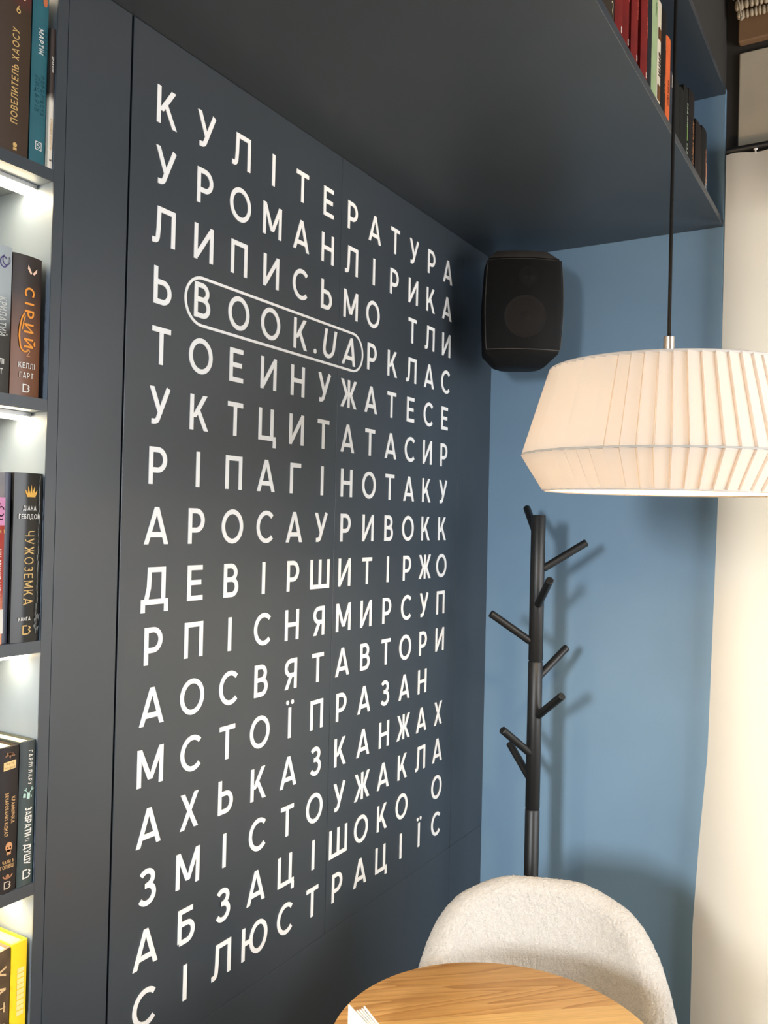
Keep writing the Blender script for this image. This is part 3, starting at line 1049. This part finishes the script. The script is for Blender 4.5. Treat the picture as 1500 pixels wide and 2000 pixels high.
b = ob('orange book on the overhead shelf', .6625, .6965, .199, (206, 94, 44), bulge=.003)
spine_text(b, 'КАЗКИ СВІТУ', .075, .007, 'd', cmat((76, 40, 24)), xs=.8, uoff=-.007)
b = ob('short grey and slate book just right of the orange one', .6975, .7270, .140, (48, 54, 60))
spine_polys(b, [rect(-.012, .012, -.014, .014)], cmat((170, 164, 154)), 'pale_band', .118)
b = ob('dark green-black book behind the lamp cord on the overhead shelf', .7285, .7800, .144, (12, 14, 11))
b = ob('slim dark green-black book right of the one behind the lamp cord', .7810, .8140, .150, (15, 17, 14))
b = ob('black book with a pale green and white band along its spine', .8150, .8550, .172, (14, 16, 13), bulge=.003)
spine_text(b, 'САД ЛІТА', .110, .009, 'd', cmat((190, 200, 180)), uoff=.009, xs=.9)
spine_polys(b, [rect(-.004, .004, -.020, .020)], cmat((120, 150, 84)), 'green_patch', .070, .010)
spine_text(b, 'САД', .030, .008, 'd', cmat((190, 196, 176)), 'author_lettering', uoff=.010)
b = ob('black book with copper lettering along its lower spine', .8620, .9190, .188, (17, 13, 12), bulge=.004)
spine_text(b, 'МОНТЕ КРИСТО', .068, .016, 'd', cmat((178, 122, 84)), uoff=.008, xs=.55, weight=.8)
b = ob('dark brown book beside the last book of the overhead shelf', .9350, .9990, .150, (24, 16, 12))
b = ob('black book with copper and white marks, rightmost of the overhead shelf', 1.0005, 1.0570, .165, (13, 12, 11), bulge=.003)
spine_text(b, 'ПЕРЕВАЛ', .095, .011, 'd', cmat((176, 120, 90)), uoff=.012, xs=.6)
spine_polys(b, [rect(-.006, .006, -.028, .028)], cmat((176, 122, 96)), 'copper_band', .056, .018)
spine_text(b, 'КНИГА', .022, .012, 'd', cmat((212, 206, 196)), 'author_lettering', uoff=.016, xs=.7)

# ------------------------------------------------------------------ loudspeaker
SPK = G(.148, 1.050, -.090)
sp_yaw = math.atan2(0.955 - .158, 0.9417 + 1.055) + math.radians(9)   # turned a little past the viewer
sp = thing('loudspeaker', 'black wall loudspeaker with bowed grille high in the corner under the soffit', 'loudspeaker', SPK,
           rot=(math.radians(3), 0, sp_yaw))
# local frame: -Y is the front, X width, Z up


def sp_section(hw, yf, yb, bow, n=14):
    """closed plan outline: bowed front, tapering back"""
    pts = []
    for i in range(n + 1):
        u = -1 + 2 * i / n
        pts.append((hw * u, -yf - bow * (1 - u * u)))
    pts += [(hw * 1.0, -yf + .012), (hw * .97, yb * .35), (hw * .72, yb * .85), (hw * .5, yb), (-hw * .5, yb), (-hw * .72, yb * .85),
            (-hw * .97, yb * .35), (-hw * 1.0, -yf + .012)]
    return pts


levels = [(-.172, .060, .030, .050, .010), (-.168, .072, .044, .058, .014), (-.135, .104, .082, .085, .022), (-.128, .106, .087, .088, .024),
          (0.0, .112, .080, .098, .030), (.128, .106, .074, .088, .024), (.136, .102, .070, .084, .022), (.166, .074, .034, .062, .014), (.171, .060, .018, .050, .010)]
g = Geo()
secs = []
for z, hw, yf, yb, bow in levels:
    secs.append([(x, y, z) for x, y in sp_section(hw, yf, yb, bow)])
n = len(secs[0])
vs = [p for s in secs for p in s]
fs = [tuple(reversed(range(n))), tuple(range((len(secs) - 1) * n, len(secs) * n))]
for k in range(len(secs) - 1):
    for i in range(n):
        fs.append((k * n + i, k * n + (i + 1) % n, (k + 1) * n + (i + 1) % n, (k + 1) * n + i))
g.add(vs, fs)
body = g.build('body', M['black_plastic'], sp, smooth=True, bevel=0.003)
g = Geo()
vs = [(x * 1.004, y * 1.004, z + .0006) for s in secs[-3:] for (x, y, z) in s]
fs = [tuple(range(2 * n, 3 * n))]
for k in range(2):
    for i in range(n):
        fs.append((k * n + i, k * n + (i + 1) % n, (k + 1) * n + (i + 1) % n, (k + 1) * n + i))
cp = g.add(vs, fs).build('lit_top', M['lit_plastic'], sp, smooth=True, bevel=0.002)  # repeats the body top in a lighter colour, as painted light
cp['label'] = 'brownish top of the housing with a lit look painted in'
# woofer and tweeter, seen through the grille
dz = -.036
g = Geo().lathe([(.060, -.004), (.059, -.0025), (.024, -.010), (.020, -.006), (.010, -.002), (.001, -.001)], 40)
wf = g.build('woofer', M['cone'], sp, smooth=True)
wf.location = (0, -.1255, dz)
wf.rotation_euler = (PI / 2, 0, 0)
g = Geo().lathe([(.030, 0), (.030, .004), (.020, .003), (.012, .006), (.001, .010)], 28)
tw = g.build('tweeter', M['black_metal'], sp, smooth=True)
tw.location = (.010, -.106, .078)
tw.rotation_euler = (PI / 2, 0, 0)
# grille: a bowed shell in front with a raised rim
g = Geo()
NU, NV = 24, 20


def gp(u, v, off):
    z = .127 * v
    hw = .1045 + .006 * (1 - v * v)
    yf = .0815 + .004 * (1 - v * v) - .0065 * v
    bow = .024 + .007 * (1 - v * v)
    return (hw * u, -yf - bow * (1 - u * u) - off, z)


vs, fs = [], []
for off in (.016, .0145):
    for a in range(NV + 1):
        for b_ in range(NU + 1):
            vs.append(gp(-1 + 2 * b_ / NU, -1 + 2 * a / NV, off))
st = NU + 1
for a in range(NV):
    for b_ in range(NU):
        i = a * st + b_
        fs.append((i, i + 1, i + st + 1, i + st))
        i += st * (NV + 1)
        fs.append((i, i + st, i + st + 1, i + 1))
g.add(vs, fs).build('grille', M['grille'], sp, smooth=True)
loop = [gp(-1 + 2 * i / 16, -1, .012) for i in range(17)] + [gp(1, -1 + 2 * i / 16, .012) for i in range(1, 17)] + \
       [gp(1 - 2 * i / 16, 1, .012) for i in range(1, 17)] + [gp(-1, 1 - 2 * i / 16, .012) for i in range(1, 17)]
Geo().tube(loop, .0018, 8).build('grille_frame', M['lit_plastic'], sp, smooth=True)
# wall bracket reaching back into the corner
g = Geo().box(-.03, .03, .08, .16, -.02, .02)
g.box(-.045, .045, .155, .165, -.07, .07)
g.build('wall_bracket', M['black_metal'], sp, bevel=0.002)

# ------------------------------------------------------------------ coat stand
CS = G(.229, 1.0, 0)
CS.z = 0
cs = thing('coat_stand', 'black coat stand with short slanted pegs in front of the blue back wall', 'coat stand', CS)
R_ = .0203
segs = [(.03, GZ(-1.283) - .001), (GZ(-1.283) + .001, GZ(-.936) - .001), (GZ(-.936) + .001, GZ(-.592))]
for z0, z1 in segs:
    Geo().lathe([(R_ - .0015, z0), (R_, z0 + .002), (R_, z1 - .002), (R_ - .0015, z1)], 36).build('pole_section', M['black_metal'], cs, smooth=True)
for z in (GZ(-1.283), GZ(-.936)):
    Geo().lathe([(R_ - .003, z - .002), (R_ - .003, z + .002)], 24).build('joint_collar', M['gap'], cs)
Geo().lathe([(.165, .0005), (.165, .014), (.160, .019), (.04, .026), (.03, .032)], 56).build('base', M['black_metal'], cs, smooth=True)
cr = Vector((.8601, .5097, 0))            # seen as right
ct = Vector((.51, -.8601, 0))             # seen as towards the viewer


def peg(ang, zroot, ln=.097 * S, rise=.064 * S):
    a = math.radians(ang)
    d = cr * math.cos(a) + ct * math.sin(a)
    p0 = d * (R_ - .004)
    p1 = d * (R_ + ln)
    p0 = Vector((p0.x, p0.y, zroot))
    p1 = Vector((p1.x, p1.y, zroot + rise))
    Geo().rod(p0, p1, .0108, 24, ch=.0015).build('peg', M['black_metal'], cs, smooth=True)


peg(2, GZ(-.718))
peg(86, GZ(-.802))
peg(178, GZ(-.890), ln=.092 * S)
peg(265, GZ(-.640), ln=.095 * S, rise=.066 * S)
peg(-32, GZ(-.972), ln=.082 * S, rise=.062 * S)
peg(62, GZ(-1.062), ln=.082 * S, rise=.062 * S)
peg(148, GZ(-1.150), ln=.080 * S, rise=.062 * S)
peg(243, GZ(-1.215), ln=.080 * S, rise=.062 * S)

# ------------------------------------------------------------------ pendant lamp
pl = thing('pendant_lamp', 'pendant lamp with wide cream pleated shade hanging over the round table', 'lamp', LAMP, rot=(.0103, .0102, 0))
rc, dt, rt_, db, rb = .2132 * S, .1296 * S, .1744 * S, .0536 * S, .1796 * S
NP = 62


def pleated(r0, z0, r1, z1, off, rows=6, seed=1):
    rd = random.Random(seed)
    g = Geo()
    cols = []
    for i in range(NP):
        wob = rd.uniform(0, .2)
        amp = rd.uniform(.0032, .0056)
        for f, q in ((0, 1), (.3, .7), (.6, .4), (.92, .08), (.94, 'g'), (.985, 'g')):
            a = (i + f + (wob * .35 if q != 'g' and f < .5 else 0) * (1 - f)) / NP * 2 * PI
            cols.append((a, -.0028 if q == 'g' else amp * q))
    n = len(cols)
    vs, fs = [], []
    for layer in (0, 1):
        for r in range(rows + 1):
            t = r / rows
            rr_, z = r0 + (r1 - r0) * t, z0 + (z1 - z0) * t
            for a, am in cols:
                q = rr_ + off + (am if layer == 0 else -.0075)
                vs.append((q * math.cos(a), q * math.sin(a), z))
    for layer in (0, 1):
        b0 = layer * n * (rows + 1)
        for r in range(rows):
            for i in range(n):
                j_ = (i + 1) % n
                f = (b0 + r * n + i, b0 + r * n + j_, b0 + (r + 1) * n + j_, b0 + (r + 1) * n + i)
                fs.append(f if layer == 0 else tuple(reversed(f)))
    b1 = n * (rows + 1)
    for r in (0, rows):
        for i in range(n):
            j_ = (i + 1) % n
            fs.append((r * n + i, r * n + j_, b1 + r * n + j_, b1 + r * n + i))
    g.add(vs, fs)
    return g


sh1 = pleated(rc, .0015, rt_, dt, 0, seed=1).build('upper_shade', M['shade'], pl)
sh2 = pleated(rb, -db, rc, -.0015, 0, seed=2).build('lower_shade', M['shade'], pl)


def ring(r, z, rad, n=96):
    g = Geo()
    pts = [(r * math.cos(2 * PI * i / n), r * math.sin(2 * PI * i / n), z) for i in range(n + 1)]
    g.tube(pts, rad, 8)
    return g


ring(rc + .001, 0, .0022).build('waist_piping', M['piping'], pl, smooth=True)
ring(rt_ + .0005, dt, .0032).build('top_trim', M['shade'], pl, smooth=True)
ring(rb + .0005, -db, .0024).build('bottom_trim', M['shade'], pl, smooth=True)
g = Geo()
for k in range(3):
    a = 2 * PI * k / 3 + .4
    g.rod((0, 0, dt - .012), (rt_ * math.cos(a), rt_ * math.sin(a), dt - .002), .0018, 8)
g.build('shade_spider', M['steel'], pl)
cgz = .22 * 0 + (GZ(-.3258) - LAMP.z)
Geo().rod((0, 0, dt - .09), (0, 0, cgz), .0095, 24, ch=.001).build('cord_grip', M['steel'], pl, smooth=True)
Geo().rod((0, 0, dt - .14), (0, 0, dt - .092), .018, 24, ch=.002).build('bulb_socket', M['white_pvc'], pl, smooth=True)
Geo().rod((0, 0, cgz), (-.008, -.0085, ZC - LAMP.z - .004), .0032, 12).build('cord', M['cord'], pl, smooth=True)
Geo().lathe([(.05, ZC - LAMP.z - .028), (.05, ZC - LAMP.z - .004)], 32).build('ceiling_rose', M['black_metal'], pl, smooth=True, bevel=.003)

# ------------------------------------------------------------------ round table
TC = G(.498, .166, 0)
TC.z = 0
ZT = GZ(-1.33)
RT = .2319 * S
tb = thing('round_table', 'small round oak-topped cafe table in front of the cream armchair', 'table', TC)
Geo().lathe([(RT - .012, ZT - .026), (RT - .002, ZT - .020), (RT, ZT - .010), (RT - .0012, ZT - .002), (RT - .004, ZT)], 160).build('table_top', M['wood'], tb, smooth=True)
Geo().lathe([(.03, .02), (.03, ZT - .03)], 32).build('column', M['black_metal'], tb, smooth=True)
Geo().lathe([(.155, .0005), (.155, .012), (.150, .016), (.04, .024)], 56).build('base', M['black_metal'], tb, smooth=True)
Geo().lathe([(.10, ZT - .034), (.10, ZT - .0262)], 32).build('mounting_plate', M['black_metal'], tb)

# ------------------------------------------------------------------ booklet standing on the table
c0 = G(.3469, .0219, -1.25)
bk = thing('booklet', 'white booklet standing half open at the left edge of the round table', 'booklet', (c0.x, c0.y, ZT))
dv = Vector((.0428, -.0245, 0)).normalized()
hb = c0.z - ZT


def leaf(p, length, thick, h, dirv, name):
    p = Vector(p)
    nrm = Vector((-dirv.y, dirv.x, 0))
    g = Geo()
    a, b2 = p, p + dirv * length
    poly = [(a.x, a.y), (b2.x, b2.y), (b2.x + nrm.x * thick, b2.y + nrm.y * thick), (a.x + nrm.x * thick, a.y + nrm.y * thick)]
    g.prism(poly, .0006, h)
    return g.build(name, M['paper'], bk, bevel=.0003)


leaf((0, 0, 0), .145, .0022, hb, dv, 'cover')
for k, (px, py, dl) in enumerate(((.3616, .0187, 0), (.3644, .0219, 0), (.3653, .0254, 0), (.3657, .0298, 0))):
    q = (px - .3469) * S, (py - .0219) * S, 0
    sp0 = Vector(q)
    end = dv * .145 + Vector((-dv.y, dv.x, 0)) * (.0035 + .0022 * k)
    dd = (end - sp0)
    leaf(q, dd.length, .0016 if k < 3 else .0022, hb - .0008 * (k < 3), dd.normalized(), 'page_leaf' if k < 3 else 'cover')

# ------------------------------------------------------------------ armchair
CH_ = G(.458, .449, 0)
CH_.z = 0
ac = thing('armchair', 'cream boucle tub armchair between the round table and the blue back wall', 'armchair', CH_, rot=(0, 0, math.radians(20)))


def smooth(a, b, x):
    t = max(0, min(1, (x - a) / (b - a)))
    return t * t * (3 - 2 * t)


HT, NTH = .803, 72
prof_n = 30
vs, fs = [], []
for i in range(NTH + 1):
    th = math.radians(-138 + 276 * i / NTH)
    ad = abs(math.degrees(th))
    h = HT - .035 * smooth(15, 50, ad) - .12 * smooth(40, 85, ad) - .17 * smooth(80, 138, ad)
    ca, sa = math.cos(th), math.sin(th)
    p = 2.5
    k = (abs(sa) ** p + abs(ca) ** p) ** (-1 / p)
    rx, ry = .268 * k, .258 * k
    zb_ = .37
    tk = .072 - .020 * smooth(90, 138, ad)
    out = []
    Hh = h - zb_
    for q in range(9):                       # outer face going up
        t = q / 8
        out.append((1 - .26 * (1 - t) ** 1.8, zb_ + (Hh - tk * .5) * t, 0))
    for q in range(1, 8):                    # rolled rim
        a = PI * q / 8
        out.append((1, h - tk * .5 + tk * .5 * math.sin(a), -tk * .5 + tk * .5 * math.cos(a)))
    for q in range(9):                       # inner face going down
        t = 1 - q / 8
        out.append((1 - .20 * (1 - t) ** 1.8, zb_ + .04 + (Hh - tk * .5 - .04) * t, -tk - .030 * math.sin(PI * min(1, t * 1.0)) ** .8))
    for (f, z, o_) in out:
        vs.append(((rx * f + o_) * sa, (ry * f + o_) * ca, z))
    m_ = len(out)
for i in range(NTH):
    for q in range(m_):
        q2 = (q + 1) % m_
        fs.append((i * m_ + q, i * m_ + q2, (i + 1) * m_ + q2, (i + 1) * m_ + q))
fs.append(tuple(range(m_)))
fs.append(tuple(reversed([NTH * m_ + q for q in range(m_)])))
sh = Geo().add(vs, fs).build('shell', M['boucle'], ac, smooth=True)
sd = sh.modifiers.new('subdivision', 'SUBSURF')
sd.levels = sd.render_levels = 3
tx = bpy.data.textures.new('boucle_loops', 'CLOUDS')
tx.noise_scale = .006
dp = sh.modifiers.new('loops', 'DISPLACE')
dp.texture, dp.strength, dp.mid_level = tx, .004, .5
g = Geo().lathe([(.17, .345), (.205, .355), (.215, .39), (.215, .44), (.20, .463), (.15, .472), (.05, .475)], 56)
seat = g.build('seat_cushion', M['boucle'], ac, smooth=True)
seat.location = (0, -.03, 0)
Geo().lathe([(.185, .325), (.185, .345)], 40).build('seat_frame', M['black_metal'], ac)
for sx in (-1, 1):
    for sy in (-1, 1):
        Geo().rod((sx * .22, sy * .21, .0005), (sx * .13, sy * .12, .33), .010, 16, r2=.015).build('leg', M['black_metal'], ac, smooth=True)

# ------------------------------------------------------------------ curtain, rod and hook
edge = [(.268, .6005), (.2533, .6000), (.0885, .6000), (-.5272, .5968), (-.8002, .5910), (-1.1442, .5835), (-1.3486, .5685), (-1.5471, .5575), (-1.7816, .5560), (-1.94, .5560)]


def edge_x(z):
    for (za, xa), (zb2, xb) in zip(edge, edge[1:]):
        if za >= z >= zb2:
            return xa + (xb - xa) * (za - z) / (za - zb2)
    return edge[0][1] if z > edge[0][0] else edge[-1][1]


YC = (D - .030) * S
vs, fs = [], []
NX, NZ = 300, 50
xr_ = 2.2
for layer in (0, 1):
    for a in range(NZ + 1):
        z = -1.94 + (.262 + 1.94) * a / NZ
        x0 = edge_x(z)
        for b_ in range(NX + 1):
            u = b_ / NX
            x = x0 + (xr_ - x0) * u
            dd = x - x0
            wv = .004 * math.sin(2 * PI * dd / .21 + 2.3 + .15 * math.sin(2 * z)) + .0015 * math.sin(2 * PI * dd / .09 + z * 1.2)
            amp = (.25 + .75 * smooth(.26, -.6, -(-z)) if False else .35 + .65 * smooth(-.2, 1.6, -z + .26))
            roll_ = -.002 * math.exp(-(dd / .012) ** 2)
            top = .003 * math.sin(2 * PI * dd / .11 + .5) * smooth(.15, .262, z)
            vs.append((x * S, YC - wv * amp + (.0016 if layer else 0) - roll_ * .6, GZ(z) + top * S))
st = NX + 1
o1 = st * (NZ + 1)
for a in range(NZ):
    for b_ in range(NX):
        i = a * st + b_
        fs.append((i, i + 1, i + st + 1, i + st))
        fs.append((i + o1, i + o1 + st, i + o1 + st + 1, i + o1 + 1))
for a in range(NZ):
    for b_ in (0, NX):
        i = a * st + b_
        fs.append((i, i + st, i + st + o1, i + o1))
for b_ in range(NX):
    for a in (0, NZ):
        i = a * st + b_
        fs.append((i, i + 1, i + 1 + o1, i + o1))
cu = Geo().add(vs, fs).build('curtain', M['curtain'], smooth=True)
tag(cu, 'long cream curtain hanging from the black rod right of the blue wall', 'curtain')

rod = thing('curtain_rod', 'black curtain rod between the plaster field and the cream curtain', 'curtain rod', G(.600, D - .026, .274))
Geo().rod((0, 0, 0), ((xr_ - .58) * S, 0, 0), .0085, 20, ch=.001).build('rod', M['black_metal'], rod, smooth=True)
Geo().rod((.012, 0, 0), (.012, .026 * S + .0185, 0), .005, 12).build('bracket', M['black_metal'], rod)
Geo().rod(((xr_ - .62) * S, 0, 0), ((xr_ - .62) * S, .026 * S + .0185, 0), .005, 12).build('bracket', M['black_metal'], rod)
hx = .6640
hk = thing('curtain_glider', 'small white curtain glider hanging under the black rod', 'curtain hook', G(hx, D - .026, .2655))
Geo().ellipsoid((0, -.004, .0005), .0060, .0045, .0035).build('glider_wheel', M['white_pvc'], hk, smooth=True)
Geo().rod((0, -.004, .0005), (0, -.004, -.009), .0022, 12).build('glider_hook', M['white_pvc'], hk, smooth=True)

# ------------------------------------------------------------------ fringed blind at the top right
fb = thing('fringed_blind', 'gathered cream blind with rows of short tassels at the top right corner', 'blind', G(.615, D - .014, .577))
rd = random.Random(11)
bw = .72


def tassel_row(z, y, h, x0, sc):
    g = Geo()
    x = x0
    while x < bw:
        w = rd.uniform(.0095, .0135) * sc
        hh = h * rd.uniform(.85, 1.12)
        g.ellipsoid((x + w / 2, y, z + rd.uniform(-.001, .001)), w * .56, .010, hh * .55, 10, 8)
        x += w
    return g.build('tassel_row', M['fringe'], fb, smooth=True)


tassel_row(.018, -.010, .022, .002, 1.0)
tassel_row(.043, -.016, .026, -.003, 1.1)
g = Geo()
for k in range(5):
    z = .068 + k * .013
    pts = [(-.008 + bw * i / 40, -.022 - .004 * math.sin(i * .9 + k) - .003 * k, z + .0035 * math.sin(i * .55 + k * 1.3)) for i in range(41)]
    g.tube(pts, .0085, 10)
g.build('gathered_cloth', M['fringe'], fb, smooth=True)
Geo().tube([(.002, -.030, .100), (.006, -.032, .06), (.012, -.028, .03), (.016, -.024, .004)], .0028, 8).build('pull_cord', M['fringe'], fb, smooth=True)
Geo().ellipsoid((.0165, -.024, 0), .005, .005, .0055).build('cord_knob', M['fringe'], fb, smooth=True)
Geo().box(-.01, bw, -.012, .0005, .10, .16).build('head_rail', M['darkwall'], fb)
